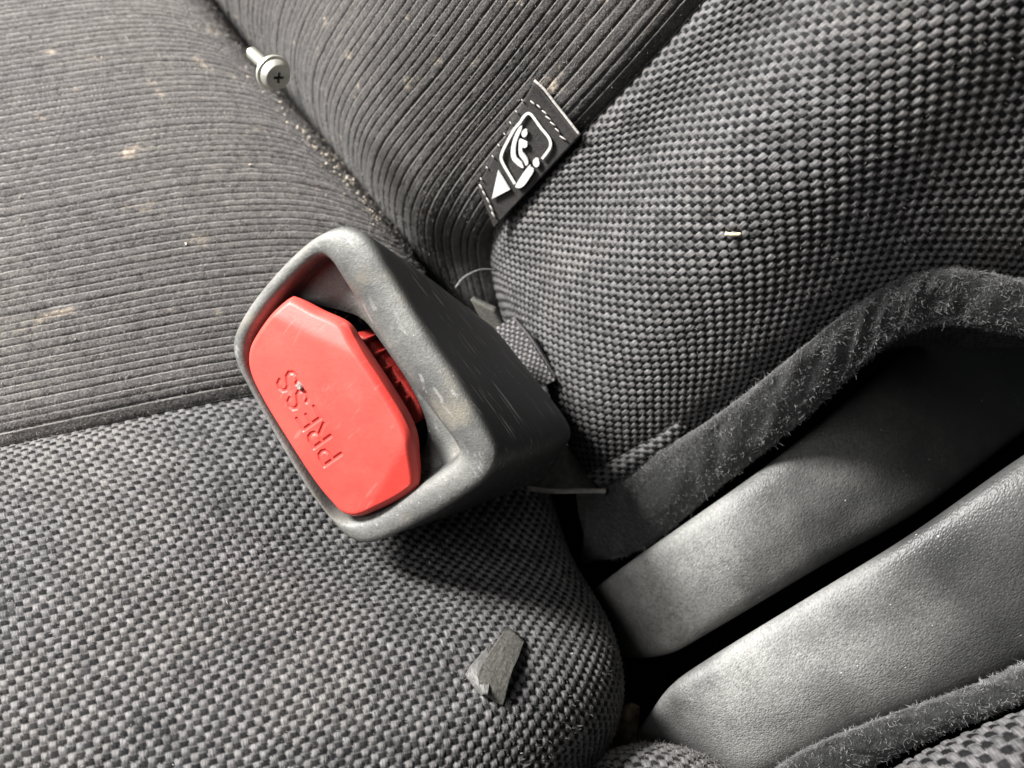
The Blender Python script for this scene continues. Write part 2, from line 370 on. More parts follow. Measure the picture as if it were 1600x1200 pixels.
def pick(S, D=None):
    X, Y, d = proj(S.reshape(-1, 3)); 
    def f(px, py):
        r2 = (X-px)**2+(Y-py)**2; k = np.argsort(r2)[:12]; k = k[r2[k] < max(9, 4*r2[k[0]])]
        return k[np.argmin(d[k])]
    return f
def scatter(S, Nn, n, box):
    """random surface samples that fall inside a pixel box, facing the camera"""
    P3 = S.reshape(-1, 3); X, Y, d = proj(P3); NN = Nn.reshape(-1, 3)
    ok = (X > box[0]) & (X < box[2]) & (Y > box[1]) & (Y < box[3]) & (((CAM-P3)*NN).sum(1) > 0)
    idx = rng.choice(np.nonzero(ok)[0], n)
    return P3[idx]+rng.normal(size=(n, 3))*.0002, NN[idx]
b_, n_ = scatter(D_cr, N_cr, 42000, (-200, -150, 800, 800))
d_ = n_+.9*rng.normal(size=n_.shape); d_ /= np.linalg.norm(d_, axis=1, keepdims=True)
fibres('velour_nap', b_, d_, .0008, .00008, M_nap, cushion)
b_, n_ = scatter(D_cw, N_cw, 26000, (-200, 500, 1000, 1400))
d_ = n_*.6+.9*rng.normal(size=n_.shape); d_ /= np.linalg.norm(d_, axis=1, keepdims=True)
fibres('loose_lint', b_, d_, .0008, .000045, M_nap, cushion)

for Dm, Nm, bx_, cnt_ in ((D_cw, N_cw, (-100, 600, 950, 1250), 130), (D_cr, N_cr, (-100, -50, 620, 680), 130)):
    b_, n_ = scatter(Dm, Nm, cnt_, bx_); d_ = n_*.25+rng.normal(size=n_.shape); d_ /= np.linalg.norm(d_, axis=1, keepdims=True)
    fibres('pale_lint', b_+n_*.0003, d_, .0010, .00011, M_stitch, cushion)

# ------------------------------------------------------------------ seat backrest
cols = [
 [(330,80,.335),(300,-20,.318),(285,-110,.302),(290,-220,.287),(310,-340,.276),(340,-480,.266),(380,-640,.256),(430,-820,.25)],
 [(455,180,.325),(428,90,.302),(418,20,.286),(425,-60,.272),(445,-150,.260),(480,-260,.249),(530,-400,.240),(600,-560,.232)],
 [(595,370,.302),(562,285,.277),(545,205,.258),(552,125,.245),(582,45,.232),(625,-60,.22),(690,-200,.21),(780,-360,.2)],
 [(675,455,.292),(648,372,.268),(650,300,.250),(672,215,.236),(708,120,.222),(765,10,.208),(850,-140,.195),(960,-310,.183)],
 [(735,490,.287),(702,385,.274),(716,330,.251),(757,240,.232),(815,140,.216),(900,30,.2),(1010,-110,.187),(1150,-270,.175)],
 [(780,520,.287),(752,402,.272),(768,357,.250),(828,285,.230),(907,207,.212),(1005,105,.196),(1130,-40,.180),(1280,-210,.166)],
 [(812,545,.287),(787,458,.262),(827,412,.244),(912,327,.222),(1022,217,.201),(1140,97,.185),(1280,-50,.171),(1450,-220,.158)],
 [(850,620,.278),(825,553,.254),(880,492,.232),(980,387,.209),(1110,262,.188),(1240,132,.173),(1400,-30,.160),(1600,-230,.15)],
 [(888,690,.270),(868,637,.247),(935,572,.226),(1050,462,.204),(1190,332,.185),(1330,202,.171),(1500,40,.159),(1740,-150,.149)],
 [(915,750,.264),(898,716,.246),(975,655,.229),(1095,552,.210),(1240,427,.192),(1390,302,.179),(1570,170,.168),(1790,20,.158)],
 [(938,795,.268),(930,760,.255),(1015,720,.240),(1125,648,.224),(1250,548,.208),(1390,452,.197),(1570,425,.190),(1770,410,.183)],
 [(955,800,.292),(962,778,.285),(1040,738,.270),(1150,672,.254),(1270,577,.239),(1400,500,.230),(1560,480,.222),(1760,470,.214)],
 [(975,810,.315),(985,795,.31),(1060,755,.298),(1170,690,.284),(1285,600,.270),(1410,540,.262),(1560,540,.255),(1750,540,.248)],
]
GB = np.array([[P(*p) for p in c] for c in cols])
# the lower hem tucks down behind the cushion to the seat base
hem = GB[:, :1]+np.array([.008, .006, -.07])[None, None]; GB = np.concatenate([hem, GB], 1)
for k in range(2): GB = np.concatenate([GB, GB[:, -1:]+(GB[:, -1:]-GB[:, -2:-1])*.9], 1)     # goes on beyond the frame
backrest = empty('back_cushion', (.09, .17, -.163))
tag(backrest, 'car seat backrest with ribbed velour centre, woven bolster and sewn child-seat tag', 'seat back')
br, S_br, N_br, D_br = fabric_part('ribbed_panel', GB, 0, 5, False, 'rib', M_velour, backrest, pitch=.0027)
to_cam = lambda S, Nn: ((CAM-S)*Nn).sum(2).mean()
bw, S_bw, N_bw, D_bw = fabric_part('woven_bolster', GB, 5, 12, True, 'weave', M_weave, backrest, cell=.00160, along=0)
b_, n_ = scatter(D_br, N_br, 24000, (250, -200, 1200, 520))
d_ = n_+.9*rng.normal(size=n_.shape); d_ /= np.linalg.norm(d_, axis=1, keepdims=True)
fibres('velour_nap', b_, d_, .0006, .00006, M_nap, backrest)

b_, n_ = scatter(D_bw, N_bw, 18000, (700, -100, 1700, 850))
d_ = n_*.6+.9*rng.normal(size=n_.shape); d_ /= np.linalg.norm(d_, axis=1, keepdims=True)
fibres('loose_lint', b_, d_, .0007, .00004, M_nap, backrest)
# felt edge of the backrest
def band(name, U, L, du, thick, mat, parent, nlen=120, nsec=28, lump=.0008):
    """soft rolled band between an upper and a lower edge curve (px,py,d)"""
    U = np.array([P(*p) for p in U]); L = np.array([P(*p) for p in L])
    for k in range(2): U = np.vstack([U, 2*U[-1]-U[-2]]); L = np.vstack([L, 2*L[-1]-L[-2]])
    t = np.linspace(0, len(U)-1, nlen)
    W = weights(len(U), t, .4); U = W@U; L = W@L; rings = []
    view = (U+L)/2-CAM; view /= np.linalg.norm(view, axis=1, keepdims=True)
    for i in range(nlen):
        c = (U[i]+L[i])/2; h = (U[i]-L[i])/2; a = np.linspace(0, 2*np.pi, nsec, endpoint=False)
        pr = np.sign(np.cos(a))*np.abs(np.cos(a))**.8; q = np.sign(np.sin(a))*np.abs(np.sin(a))**.8
        rings.append(c+pr[:, None]*h-np.where(q > 0, q*thick, q*du)[:, None]*view[i])
    R = np.array(rings); R += lump*vnoise((np.arange(nlen)[:, None]*.5+0*R[..., 0], np.arange(nsec)[None]*.7+0*R[..., 0]), 31)[..., None]*-view[:, None, :]*2
    o = loft(name, R, mat, parent); return o, R, -view
fU = [(922,750,.250),(1012,714,.236),(1122,648,.221),(1242,552,.206),(1342,470,.199),(1420,427,.195),(1492,418,.191),(1600,436,.187),(1760,470,.183)]
fL = [(908,878,.262),(1005,862,.250),(1112,772,.238),(1215,690,.222),(1310,606,.212),(1372,546,.206),(1450,506,.203),(1540,512,.199),(1740,560,.194)]
fo, FR, FVw = band('felt_edge', fU, fL, .026, .0035, M_felt, backrest)
def felt_hair(R, vw, n, parent, length=.0009, width=.00007, name='felt_fibres', up=.12):
    m = R.shape[1]; i = rng.integers(0, len(R), n); j = rng.integers(0, m, n)
    p = R[i, j]+rng.random((n, 1))*(R[np.minimum(i+1, len(R)-1), j]-R[i, j])+rng.random((n, 1))*(R[i, (j+1) % m]-R[i, j])
    keep = (vnoise((i*.9, j*.8), 61)+.5 > rng.random(n)*.85); i, j, p = i[keep], j[keep], p[keep]
    c = R.mean(1)[i]; nd = p-c; nd /= np.linalg.norm(nd, axis=1, keepdims=True); nd = nd*up+.9*rng.normal(size=nd.shape); nd /= np.linalg.norm(nd, axis=1, keepdims=True)
    return fibres(name, p, nd, length, width, M_felthair, parent, curl=1.0)
felt_hair(FR, FVw, 60000, fo); felt_hair(FR, FVw, 5200, fo, .0019, .00006, 'stray_fibres', .25)

# sewn tag in the seam
tq = [(835,127),(906,214),(772,356),(746,291)]
sel = pick(S_br); Pflat = S_br.reshape(-1, 3)
pk = [Pflat[sel(*p)] for p in ((835,135),(895,205),(765,340),(750,290))]
d_t = [proj(p)[2]-.0022 for p in pk]
q3 = np.array([P(*tq[i], d_t[i]) for i in range(4)])
cc = q3.mean(0); _, _, vh = np.linalg.svd(q3-cc); tn = vh[2]; tn = tn if tn@(CAM-cc) > 0 else -tn
def on_plane(px, py, c, n, off=0.0):
    r = P(px, py, 1.0)-CAM; c2 = c+n*off; return CAM+r*((c2-CAM)@n)/(r@n)
def prism(name, poly, c, n, o0, o1, mat, parent, curve=None):
    a = [on_plane(x, y, c, n, o1) for x, y in poly]; k = len(a); lo = [p+n*(o0-o1) for p in a]
    F = [tuple(range(k)), tuple(range(2*k-1, k-1, -1))]+[(i, (i+1) % k+0, (i+1) % k+k, i+k) for i in range(k)]
    o = mesh(name, a+lo, F, mat, parent, smooth=False); fix_normals(o); return o
def qlerp(u, v):
    a, b, c, d = [np.array(p, float) for p in tq]; return (a*(1-u)+b*u)*(1-v)+(d*(1-u)+c*u)*v
# cloth of the tag: bent slab, one edge in the seam
nu, nv = 26, 40; Vt = []
for layer in (0, 1):
    for i in range(nu):
        for j in range(nv):
            u, v = i/(nu-1), j/(nv-1); x, y = qlerp(u, v)
            off = .0006*math.sin(v*math.pi*2.2)*0+.0010*(v < .06)*(1-v/.06)-.0003+.0004*float(vnoise((np.array(u*3), np.array(v*5)), 41))
            Vt.append(on_plane(x, y, cc, tn, off-.0007*layer))
Vt = np.array(Vt); q = gridquads(nu, nv); Ft = q.tolist()+(q[:, ::-1]+nu*nv).tolist()
bd = [i*nv for i in range(nu)]+[(nu-1)*nv+j for j in range(1, nv)]+[i*nv+nv-1 for i in range(nu-2, -1, -1)]+[j for j in range(nv-2, 0, -1)]
for i in range(len(bd)):
    a, b = bd[i], bd[(i+1) % len(bd)]; Ft.append((a, b, b+nu*nv, a+nu*nv))
tagob = mesh('sewn_tag', Vt, Ft, M_tag, backrest); fix_normals(tagob)
tag(tagob, 'black sewn tag with white child-seat pictogram')
def T(pts): return [(740+x/7.056, 160+y/7.056) for x, y in pts]
def stroke(pts, wd):
    A = np.array(pts, float); t = np.linspace(0, len(A)-1, 8*len(A)); A = weights(len(A), t, .25)@A
    d = np.gradient(A, axis=0); d /= np.linalg.norm(d, axis=1, keepdims=True); nrm = np.stack([-d[:, 1], d[:, 0]], 1)
    return (A+nrm*wd/2).tolist()+(A-nrm*wd/2)[::-1].tolist()
def strip(name, pts, wd, mat, parent, o0=.0002, o1=.00055):
    A = np.array(pts, float); t = np.linspace(0, len(A)-1, 8*len(A)); A = weights(len(A), t, .25)@A
    d = np.gradient(A, axis=0); d /= np.linalg.norm(d, axis=1, keepdims=True); nr = np.stack([-d[:, 1], d[:, 0]], 1)
    L, R_ = T(A+nr*wd/2), T(A-nr*wd/2); rings = [[on_plane(*L[i], cc, tn, o1), on_plane(*R_[i], cc, tn, o1), on_plane(*R_[i], cc, tn, o0), on_plane(*L[i], cc, tn, o0)] for i in range(len(A))]
    return loft(name, rings, mat, parent, smooth=False)
strip('seat_outline', [(455,900),(380,775),(312,655),(302,590),(335,500),(440,305),(500,235),(560,145),(605,118),(648,150),(740,280),(820,375),(848,445),(838,505),(790,575),(752,622)], 31, M_white, tagob)
def shape(name, poly, sm=True):
    A = closed_spline(poly, 60, .1) if sm else np.array(poly, float)
    nx = np.roll(A, -1, 0)-np.roll(A, 1, 0); nx /= np.linalg.norm(nx, axis=1, keepdims=True); nr = np.stack([-nx[:, 1], nx[:, 0]], 1)
    if ((A-A.mean(0))*nr).sum() > 0: nr = -nr
    if sm: A = A+nr*7
    return prism(name, T(A), cc, tn, .0002, .00058, M_white, tagob)
shape('child_seat', [(500,262),(538,258),(530,310),(488,410),(468,500),(478,600),(540,670),(556,730),(505,718),(425,645),(402,565),(415,450),(450,350)])
shape('child_body', [(500,398),(555,418),(594,440),(594,488),(562,512),(540,500),(548,545),(600,622),(606,682),(570,704),(545,650),(494,582),(488,480)])
ang = np.linspace(0, 2*np.pi, 22, endpoint=False)
def ell(cx, cy, a, b, r): return [(cx+a*math.cos(t)*math.cos(r)-b*math.sin(t)*math.sin(r), cy+a*math.cos(t)*math.sin(r)+b*math.sin(t)*math.cos(r)) for t in ang]
shape('child_head', ell(560, 340, 31, 45, .2), False); shape('anchor_dot', ell(688, 665, 36, 50, -.1), False)
shape('seat_base', [(612,684),(640,712),(670,752),(620,840),(560,922),(512,950),(462,946),(455,912),(530,790)])
shape('arrow', [(270,745),(400,960),(200,1065)], False)
def stitch(parent, x, y, dx, dy, wd, c=None, n=None, mat=None):
    c = cc if c is None else c; n = tn if n is None else n
    A = np.linspace(-1, 1, 7)[:, None]*np.array([dx, dy])/2+np.array([x, y]); rings = []
    dirp = np.array([dx, dy])/math.hypot(dx, dy); nr = np.array([-dirp[1], dirp[0]])
    for i, p in enumerate(A):
        h = .0006*math.sqrt(max(0, 1-((i-3)/3.3)**2)); r_ = wd/2*(1-.5*abs((i-3)/3)**2)
        rings.append([on_plane(*(p+nr*r_*math.cos(a)), c, n, .0001+h*max(0, math.sin(a))) for a in np.linspace(0, 2*np.pi, 8, endpoint=False)])
    return loft('stitch', rings, mat or M_stitch, parent)
for x, y in ((833,157),(842,163),(851,172),(858,181),(865,190),(872,200),(880,212)): stitch(tagob, x+random.uniform(-1, 1), y+4, 9+random.uniform(-2, 3), 7, 3.2)
for x, y in ((752,293),(757,303),(763,314),(768,326),(771,336)): stitch(tagob, x, y, 6, 10, 3)
for k in range(8): stitch(tagob, 752+9.2*k, 280-17.5*k, 3.5, 5, 2.4)
# pale selvedge line along the free top edge of the tag
e = [(835,126),(850,139),(866,160),(885,184),(906,211)]
E3 = weights(5, np.linspace(0, 4, 30), .2)@np.array([on_plane(x, y, cc, tn, .0012) for x, y in e])
def tube(name, path, rad, mat, parent, m=8, taper=None):
    Pth = np.asarray(path); d = np.gradient(Pth, axis=0); d /= np.linalg.norm(d, axis=1, keepdims=True)
    ref = np.array([.3, .2, 1.0]); s1 = np.cross(d, ref); s1 /= np.linalg.norm(s1, axis=1, keepdims=True); s2 = np.cross(d, s1)
    a = np.linspace(0, 2*np.pi, m, endpoint=False); rr = np.full(len(Pth), rad) if taper is None else rad*np.asarray(taper)
    return loft(name, Pth[:, None]+rr[:, None, None]*(np.cos(a)[None, :, None]*s1[:, None]+np.sin(a)[None, :, None]*s2[:, None]), mat, parent)
tube('selvedge', E3, .00033, M_stitch, tagob)

# grey vinyl corner flap at the foot of the bolster, hanging from the felt hem
def slab(name, quad, nseg, thick, mat, parent, bulge=0.0, bend=None):
    """curved thin sheet with thickness from a grid of control points (px,py,d)"""
    Gq = np.array([[P(*p) for p in r] for r in quad]); n0, n1 = Gq.shape[:2]
    S = np.einsum('ai,bj,ijk->abk', weights(n0, np.linspace(0, n0-1, nseg), .15), weights(n1, np.linspace(0, n1-1, nseg), .15), Gq)
    nn = normals(S); nn *= np.sign(((CAM-S)*nn).sum(2).mean())
    V = np.concatenate([S.reshape(-1, 3), (S-nn*thick).reshape(-1, 3)]); k = nseg*nseg
    q = gridquads(nseg, nseg); F = q.tolist()+(q[:, ::-1]+k).tolist()
    bd = [i*nseg for i in range(nseg)]+[(nseg-1)*nseg+j for j in range(1, nseg)]+[i*nseg+nseg-1 for i in range(nseg-2, -1, -1)]+list(range(nseg-2, 0, -1))
    F += [(bd[i], bd[(i+1) % len(bd)], bd[(i+1) % len(bd)]+k, bd[i]+k) for i in range(len(bd))]
    o = mesh(name, V, F, mat, parent); fix_normals(o); return o
flap = slab('vinyl_flap', [[(884,692,.244),(900,715,.246),(925,748,.247)],[(858,732,.243),(890,745,.243),(935,762,.245)],[(822,762,.243),(870,766,.242),(946,767,.243)]], 16, .0012, M_vinyl, backrest)
tube('flap_edge', weights(4, np.linspace(0, 3, 24), .2)@np.array([P(822,763,.2425), P(868,768,.2415), P(905,767,.2418), P(946,767,.2425)]), .0007, M_stitch, flap)
tab = slab('hem_tab', [[(900,772,.252),(922,772,.251),(950,770,.25)],[(905,810,.257),(925,812,.256),(945,815,.256)],[(918,850,.266),(932,852,.265),(945,855,.265)]], 12, .0015, M_vinyl, backrest)
# folded weave at the foot of the bolster
gf = [[(915,744,.2425),(955,722,.2400),(1010,690,.2335),(1060,652,.2270)],[(926,750,.2405),(968,729,.2375),(1022,697,.2315),(1066,659,.2255)],[(938,758,.2415),(985,738,.2390),(1036,706,.2330),(1075,667,.2270)]]
fabric_part('folded_hem', np.array([[P(*p) for p in r] for r in gf]), 0, 2, True, 'weave', M_weave, backrest, cell=.0015, along=1, dip=0)

# ------------------------------------------------------------------ seat belt buckle
A_, B_, C_, D_ = P(340,532,.199), P(532,317,.181), P(792,730,.181), P(555,872,.199)
fc = (A_+B_+C_+D_)/4
fn = np.cross(D_-A_, B_-A_); fn /= np.linalg.norm(fn); fn = fn if fn@(CAM-fc) > 0 else -fn
ey = (D_-A_)/np.linalg.norm(D_-A_); ex = np.cross(ey, fn); ex = ex if ex@(B_-A_) > 0 else -ex
def f2(px, py, w=0.0):
    p = on_plane(px, py, fc, fn, w)-fc; return np.array([p@ex, p@ey])
def f3(xy, w): return fc+ex*xy[..., 0:1]+ey*xy[..., 1:2]+fn*np.asarray(w)[..., None] if np.ndim(w) else fc+ex*xy[..., 0:1]+ey*xy[..., 1:2]+fn*w
outer_px = [(362,530),(366,563),(389,610),(430,683),(475,758),(520,817),(543,842),(572,853),(620,836),(695,797),(752,757),(776,725),(770,694),(722,610),(655,510),(605,425),(575,378),(550,359),(521,355),(480,377),(430,425),(385,482)]
open_px = [(387,548),(391,582),(430,657),(475,735),(510,790),(530,808),(556,814),(600,798),(655,760),(704,727),(716,707),(705,684),(664,633),(592,532),(540,446),(518,408),(500,402),(470,426),(425,476),(396,518)]
slot_px = [(402,562),(440,650),(520,780),(570,795),(620,770),(650,722),(668,676),(645,612),(590,530),(566,500),(540,488),(490,476),(452,464),(424,500)]
NA = 180
def polar(pxs, w, n=NA, mix=.25):
    c = closed_spline([f2(x, y, w) for x, y in pxs], 900, mix); a = np.arctan2(c[:, 1]-PC[1], c[:, 0]-PC[0]); r = np.hypot(c[:, 0]-PC[0], c[:, 1]-PC[1])
    o = np.argsort(a); th = np.linspace(-np.pi, np.pi, n, endpoint=False)
    rr = np.interp(th, np.concatenate([a[o]-2*np.pi, a[o], a[o]+2*np.pi]), np.tile(r[o], 3))
    return np.stack([PC[0]+rr*np.cos(th), PC[1]+rr*np.sin(th)], 1)
PC = f2(540, 600)
ro, rp, rs = polar(outer_px, 0), polar(open_px, -.001), polar(slot_px, -.007)
# back end of the housing
bA, bB, bC, bD = P(700,586,.246), P(757,494,.228), P(898,668,.226), P(838,768,.240)
bc = (bA+bB+bC+bD)/4
th = np.linspace(-np.pi, np.pi, NA, endpoint=False)
hx, hy = np.abs(ro[:, 0]-PC[0]).max(), np.abs(ro[:, 1]-PC[1]).max()
cx_, cy_ = np.cos(th)/hx, np.sin(th)/hy; pw = 7.0
k_ = (np.abs(cx_)**pw+np.abs(cy_)**pw)**(-1/pw); uu, vv = cx_*k_, cy_*k_     # -1..1 superellipse
back = bc+uu[:, None]*((bB+bC)-(bA+bD))/4+vv[:, None]*((bC+bD)-(bA+bB))/4
rings, wear = [], []
def addring(pts, wv): rings.append(pts); wear.append(np.full(NA, wv) if np.ndim(wv) == 0 else wv)
front = f3(ro, -.0026)
addring(bc+(back-bc)*.3+(-fn)*.001, .05); addring(bc+(back-bc)*.85-fn*.0008, .05)
for f, wv in ((1.0, .12), (.93, .1), (.75, .08), (.5, .06), (.28, .08), (.12, .14), (.03, .12)):
    bul = 1+.02*math.sin(math.pi*min(1, f*1.0))
    c = fc+(bc-fc)*f; addring(c+((front*(1-f)+back*f)-c)*bul, wv)
for t_, w_, wv in ((.0, -.0020, .5), (.04, -.0009, .9), (.10, -.0003, 1.0), (.32, 0, .95), (.55, .0001, .85), (.78, -.0003, .85), (.92, -.001, .9), (1.0, -.0022, .7)):
    addring(f3(ro*(1-t_)+rp*t_, w_), wv)
addring(f3(PC+(rp-PC)*.985, -.0045), .35); addring(f3(PC+(rp-PC)*.97, -.0066), .5); addring(f3(PC+(rp-PC)*.95, -.0072), .75)
addring(f3(rp*.35+rs*.65, -.0074), .75); addring(f3(rs, -.0076), .4); addring(f3(PC+(rs-PC)*.98, -.0095), .0); addring(f3(PC+(rs-PC)*.93, -.024), 0); addring(f3(PC+(rs-PC)*.3, -.025), 0)
M_house = mat_housing('buckle_plastic', ey*.97-fn*.2, np.cross(ey*.97-fn*.2, ex), ex)
buckle = empty('seat_belt_buckle', tuple(bc+np.array([.005, .004, -.03])))
tag(buckle, 'scuffed dark grey seat belt buckle with red PRESS button and open slot', 'belt buckle')
wr = np.concatenate(wear+[[.05], [0]])
housing = loft('housing', rings, M_house, buckle, attrs={'wear': wr})
# press button: dense polar sheet with engraved letters
but_px = [(388,546),(389,580),(410,625),(450,690),(490,752),(519,788),(536,804),(558,809),(590,798),(620,784),(643,768),(648,755),(646,720),(642,685),(628,652),(600,606),(574,567),(551,533),(530,504),(488,484),(456,467),(445,467),(425,487),(402,518)]
BW = .0002
def letters():
    S_curve = [(.62,.80),(.52,.96),(.32,1.0),(.12,.93),(.06,.76),(.16,.60),(.36,.51),(.56,.42),(.64,.25),(.54,.07),(.32,0),(.10,.05),(.02,.20)]
    P_ = [[(0,0),(0,1)], [(0,1),(.36,1),(.56,.93),(.62,.76),(.56,.58),(.36,.5),(0,.5)]]
    R_ = P_+[[(.33,.5),(.66,0)]]
    E_ = [[(.6,0),(0,0),(0,1),(.6,1)], [(0,.52),(.5,.52)]]
    out = []
    for i, L in enumerate((P_, R_, E_, [S_curve], [S_curve])):
        for st in L: out.append([(x+.98*i, y) for x, y in st])
    return out
O_ = np.array([537, 707.0]); xh = np.array([-75, -131.0])/4.58; yh = np.array([-27, 19.0])
segs = []
for st in letters():
    q = [f2(*(O_+xh*x+yh*y), BW) for x, y in st]
    segs += [(q[i], q[i+1]) for i in range(len(q)-1)]
NAb, NRb = 900, 190
PCs = PC; PC = f2(505, 640); rb = polar(but_px, BW, NAb, .12); PCb = PC; PC = PCs
rad = np.linspace(0, 1, NRb)**.9
XY = PCb+(rb-PCb)[None]*rad[:, None, None]
# distance to the outline (for the edge rounding)
ob = rb; flat = XY.reshape(-1, 2); dist = np.full(len(flat), 1.0)
for k in range(int(np.searchsorted(rad, .78))*NAb, len(flat), 20000): dist[k:k+20000] = np.sqrt(((flat[k:k+20000, None]-ob[None])**2).sum(2)).min(1)
hgt = -.0016*np.clip(1-dist/.0016, 0, 1)**2.2
c_ = f2(520, 640); hgt += .0012-.0012*(((flat-c_)/np.array([.020, .032]))**2).sum(1)*.55
# bevelled facets: top end, and lower right corner
def facet(p, q, slope, off=0.0):
    a, b = f2(*p, BW), f2(*q, BW); d = (b-a)/np.linalg.norm(b-a); nrm = np.array([-d[1], d[0]])
    if nrm@(f2(505, 640)-a) < 0: nrm = -nrm
    s_ = (flat-a)@nrm; return -slope*np.logaddexp(0, -s_/.0004)*.0004
hgt += facet((440,498), (548,548), .30)+facet((652,660), (575,800), .28)
le = np.full(len(flat), 1.0)
for a, b in segs:
    ab = b-a; tt = np.clip(((flat-a)@ab)/(ab@ab+1e-12), 0, 1); le = np.minimum(le, np.sqrt(((flat-a-tt[:, None]*ab)**2).sum(1)))
lt = np.clip(1-(le-.00015)/.00045, 0, 1); hgt += -.00027*lt*lt*(3-2*lt)
VB = (f3(flat, 0)+fn*(BW+hgt)[:, None])
Q = gridquads(NRb, NAb, True)
wall = f3(PCb+(rb-PCb)*.97, BW-.0045); nb = len(VB); V2 = np.concatenate([VB, wall])
b0 = (NRb-1)*NAb; j = np.arange(NAb); Qw = np.stack([b0+j, b0+(j+1) % NAb, nb+(j+1) % NAb, nb+j], 1)
button = quadmesh('press_button', V2, np.concatenate([Q, Qw]), M_red, buckle, {'grime_shade': np.concatenate([lt, np.zeros(NAb)])}); fix_normals(button)
tag(button, 'red press button engraved PRESS')
# red latch carriage beside the button, down in the slot
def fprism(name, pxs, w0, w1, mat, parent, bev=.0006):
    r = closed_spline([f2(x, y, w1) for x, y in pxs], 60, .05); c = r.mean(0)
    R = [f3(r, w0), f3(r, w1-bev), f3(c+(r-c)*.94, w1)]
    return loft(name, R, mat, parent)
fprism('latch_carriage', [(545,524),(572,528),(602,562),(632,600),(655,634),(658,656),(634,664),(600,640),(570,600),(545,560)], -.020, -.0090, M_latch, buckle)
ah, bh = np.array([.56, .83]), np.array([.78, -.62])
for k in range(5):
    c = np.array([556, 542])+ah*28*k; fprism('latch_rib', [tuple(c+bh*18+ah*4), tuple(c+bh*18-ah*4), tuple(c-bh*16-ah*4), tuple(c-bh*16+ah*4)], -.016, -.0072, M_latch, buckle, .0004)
# webbing that holds the buckle: folded strap out of the back, down between cushion and backrest
wq = [[(768,516,.2445),(800,497,.2400)],[(800,560,.2440),(832,535,.2395)],[(828,612,.2445),(868,594,.2400)]]
web = slab('webbing_fold', wq, 26, .0022, M_web, buckle)
fabric_part('webbing_weave', np.array([[P(x, y, d-.0004) for x, y, d in r] for r in wq]), 0, 2, True, 'weave', M_webweave, web, cell=.0010, along=1, dip=0)
strap = slab('webbing', [[(776,560,.243),(815,600,.243),(850,655,.243)],[(795,560,.262),(830,600,.262),(862,650,.262)],[(805,570,.30),(838,610,.30),(866,655,.30)]], 20, .0018, M_vinyl, buckle)
foam = slab('strap_edge', [[(735,468,.244),(770,486,.243)],[(758,512,.247),(792,520,.246)]], 12, .002, M_strip, buckle)
tube('loose_thread', weights(5, np.linspace(0, 4, 26), .2)@np.array([P(712,450,.243), P(722,436,.243), P(738,426,.244), P(756,421,.247), P(775,423,.250)]), .00034, M_web, buckle)

# ------------------------------------------------------------------ hinge covers
def cover(name, secs, ds, deep, dust, parent=None, n=140, m=56):
    """rounded plastic arm; secs = per section list of profile pixels from the upper to the lower edge"""
    ctrl = []
    for s_, d_ in zip(secs, ds):
        pr = [P(x, y, d_+dd) for x, y, dd in s_]
        u, l = pr[0], pr[-1]
        v = (u+l)/2-CAM; v /= np.linalg.norm(v)
        pr += [l+v*deep*.5, (l*.8+u*.2)+v*deep, (u*.8+l*.2)+v*deep, u+v*deep*.5]
        ctrl.append(pr)
    K = np.array(ctrl); K = np.concatenate([K, 2*K[-1:]-K[-2:-1]]); K = np.concatenate([K, 2*K[-1:]-K[-2:-1]]); k0, k1 = K.shape[:2]
    E = np.concatenate([K[:, -3:], K, K[:, :4]], 1); t1 = np.linspace(3, 3+k1, m, endpoint=False); t0 = np.linspace(0, k0-1, n)
    R = np.einsum('ai,bj,ijk->abk', weights(k0, t0, .15), weights(k1+7, t1, .15), E)
    wr = np.repeat(np.interp(t0, np.arange(len(dust)), dust), m); return loft(name, R, M_arm, parent, attrs={'wear': np.concatenate([wr, [0, 0]])})
covA = empty('hinge_cover', tuple(P(1150, 900, .235)-np.array([0, 0, .12])))
tag(covA, 'black grained plastic hinge cover emerging from under the felt edge of the backrest', 'hinge cover')
a1 = [
 [(918,934,.004),(932,955,.002),(948,985,.002),(958,1018,.005)],
 [(938,915,.002),(955,945,.0),(975,985,.0),(988,1026,.004)],
 [(985,880,.001),(1010,925,-.001),(1030,975,.0),(1045,1020,.004)],
 [(1060,828,.001),(1090,880,-.002),(1110,935,-.001),(1110,985,.003)],
 [(1200,730,.001),(1235,790,-.002),(1260,840,-.001),(1280,884,.003)],
 [(1330,625,.001),(1375,690,-.002),(1405,745,-.001),(1438,794,.003)],
 [(1440,525,.001),(1500,595,-.002),(1540,640,-.001),(1582,684,.003)],
 [(1560,430,.001),(1640,500,-.002),(1690,545,-.001),(1730,575,.003)],
]
cover('shell', a1, [.254,.241,.230,.226,.224,.232,.262,.305], .030, [.1,.3,1,.9,.3,.2,.06,.03], covA)
covB = empty('hinge_cover', tuple(P(1300, 1060, .205)-np.array([0, 0, .12])))
tag(covB, 'dusty black plastic hinge cover with broad rounded end beside the woven corner', 'hinge cover')
a2 = [
 [(992,1150,.004),(1015,1170,.001),(1045,1200,.001),(1085,1240,.004)],
 [(1015,1118,.002),(1045,1145,.0),(1085,1185,.0),(1130,1235,.003)],
 [(1050,1072,.001),(1090,1105,-.002),(1140,1150,-.002),(1195,1212,.003)],
 [(1110,1030,.001),(1160,1075,-.003),(1220,1120,-.003),(1285,1168,.003)],
 [(1262,938,.001),(1325,1000,-.002),(1390,1060,-.002),(1455,1102,.003)],
 [(1420,842,.001),(1495,915,-.002),(1560,985,-.002),(1610,1040,.003)],
 [(1580,728,.001),(1640,790,-.004),(1700,880,-.001),(1760,975,.003)],
 [(1730,632,.001),(1800,710,-.003),(1870,800,-.001),(1920,900,.003)],
]
